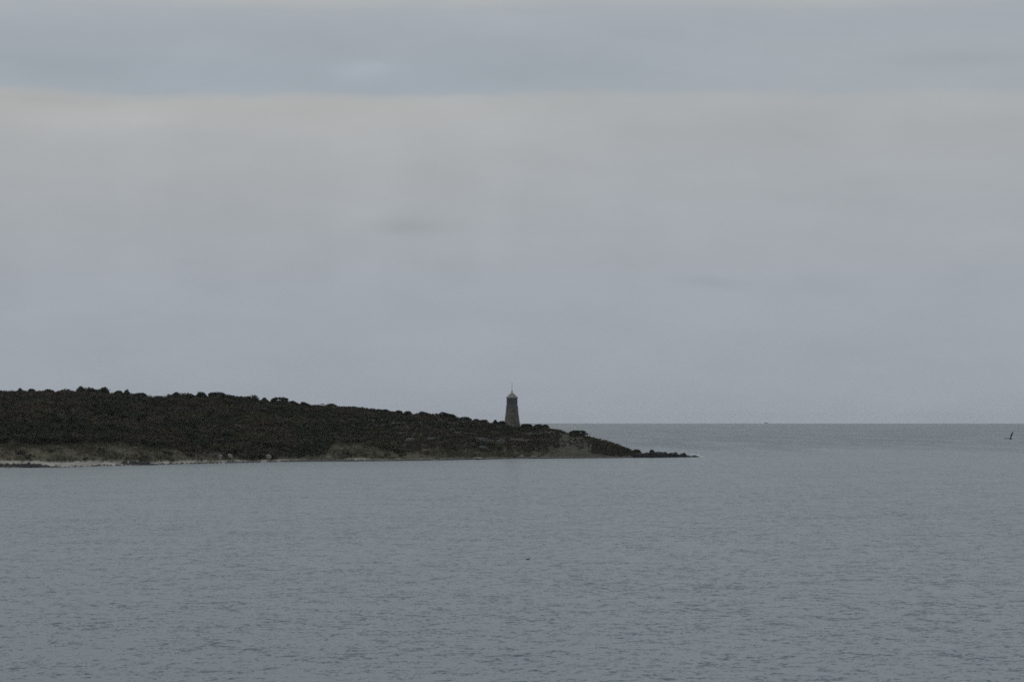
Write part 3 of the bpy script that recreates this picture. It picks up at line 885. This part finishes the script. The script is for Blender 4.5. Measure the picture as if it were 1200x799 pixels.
# flying bird: seen from behind as it banks, one wing raised and the other held out to the left
dd = 330.0
p = at(1184.6, 514.0, dd)
bm = bmesh.new()
n = 12
secs = [(-.30, .035, .010), (-.20, .05, .03), (-.08, .085, .075), (.06, .10, .095), (.16, .08, .08), (.23, .05, .055), (.29, .05, .052), (.34, .035, .035), (.39, .010, .010)]
rings = []
for yy, w, h in secs:
    rings.append([bm.verts.new((w * math.cos(k * 2 * math.pi / n), yy, h * math.sin(k * 2 * math.pi / n))) for k in range(n)])
for A, B_ in zip(rings, rings[1:]):
    for k in range(n): bm.faces.new((A[k], A[(k + 1) % n], B_[(k + 1) % n], B_[k]))
bm.faces.new(rings[0][::-1]); bm.faces.new(rings[-1])
def wing(dirs):
    # dirs: list of (spanwise position vector in xz, chord front, chord back, thickness)
    prev = None
    for (x, z), yf, yb, th in dirs:
        dx, dz_ = -z, x
        ln_ = math.hypot(dx, dz_) or 1
        ox, oz = dx / ln_ * th, dz_ / ln_ * th
        ring = [bm.verts.new((x, yf, z)), bm.verts.new((x + ox, (yf + yb) / 2 + .03, z + oz)), bm.verts.new((x, yb, z)), bm.verts.new((x - ox, (yf + yb) / 2 + .03, z - oz))]
        if prev:
            for k in range(4): bm.faces.new((prev[k], prev[(k + 1) % 4], ring[(k + 1) % 4], ring[k]))
        else: bm.faces.new(ring[::-1])
        prev = ring
    bm.faces.new(prev)
wing([((.03, .05), .16, -.08, .04), ((.07, .24), .24, -.10, .05), ((.13, .46), .24, -.14, .07), ((.17, .68), .14, -.18, .05), ((.20, .84), -.06, -.2, .012)])
wing([((-.05, .02), .16, -.08, .045), ((-.40, .06), .24, -.06, .05), ((-.78, .05), .22, -.1, .05), ((-1.12, .01), .12, -.14, .03), ((-1.3, -.02), -.06, -.18, .008)])
fb = bm_obj('bird', bm, M_BIRD, smooth=True); fb.location = p; fb.rotation_euler = (math.radians(6), 0, math.radians(40))
fb.modifiers.new('s', 'SUBSURF').levels = 1
tag(fb, 'dark bird flying low over the sea with one wing raised, far right', 'bird')
bm = bmesh.new(); octa(bm, [(0, .014), (.05, .010), (.07, .003)], n=6)
bl = bm_obj('bill', bm, M_BILL, fb, True); bl.location = (0, .38, 0); bl.rotation_euler = (-math.pi / 2, 0, 0)

# ------------------------------------------------------------------ boat on the horizon
dd = 11300.0
p = at(897.5, 496, dd)
bt = empty('fishing_boat', (p.x, dd, sea_z(dd)), math.radians(8)); tag(bt, 'tiny grey fishing boat far out on the horizon', 'boat')
M_HULL = simple_mat('haze_tinted_hull', (0.10, 0.115, 0.15), (0.13, 0.145, 0.18), 1, 0.5)  # pale blue-grey: distance haze put into the base colour
M_CAB = simple_mat('haze_tinted_cabin', (0.16, 0.18, 0.22), (0.2, 0.22, 0.26), 1, 0.5)  # same haze tint in the colour, a little paler
bm = bmesh.new()
prof = [(-7, 1.9, 1.9), (-4, 2.2, 1.7), (0, 2.3, 1.7), (4, 2.0, 2.1), (6.5, 1.0, 2.7), (8, 0.08, 3.2)]
rings = []
for x, w, z in prof: rings.append([bm.verts.new((x, -w, z)), bm.verts.new((x * .95, -w * .8, -.6)), bm.verts.new((x * .95, w * .8, -.6)), bm.verts.new((x, w, z))])
for A, B_ in zip(rings, rings[1:]):
    for k in range(4): bm.faces.new((A[k], B_[k], B_[(k + 1) % 4], A[(k + 1) % 4]))
bm.faces.new(rings[0]); bm.faces.new(rings[-1][::-1])
bm_obj('hull', bm, M_HULL, bt)
ux, uy, uz = Vector((1, 0, 0)), Vector((0, 1, 0)), Vector((0, 0, 1))
bm = bmesh.new(); add_box(bm, Vector((1.5, 0, 3.2)), 2.0, 1.5, 1.4, ux, uy, uz); add_box(bm, Vector((1.5, 0, 4.69)), 2.3, 1.7, .08, ux, uy, uz); wh = bm_obj('wheelhouse', bm, M_CAB, bt)
for y_ in (-1, 1):
    bm = bmesh.new(); add_box(bm, Vector((1.5, 1.5 * y_, 3.8)), 1.6, .03, .4, ux, uy, uz); bm_obj('window', bm, M_DARK, wh)
bm = bmesh.new(); octa(bm, [(1.8, .16), (8.2, .09)], n=8); mo = bm_obj('mast', bm, M_HULL, bt); mo.location = (-1.4, 0, 0)
bm = bmesh.new(); limb(bm, Vector((-1.4, 0, 3)), Vector((-5.6, 0, 5.6)), .12, .07); bm_obj('boom', bm, M_HULL, bt)
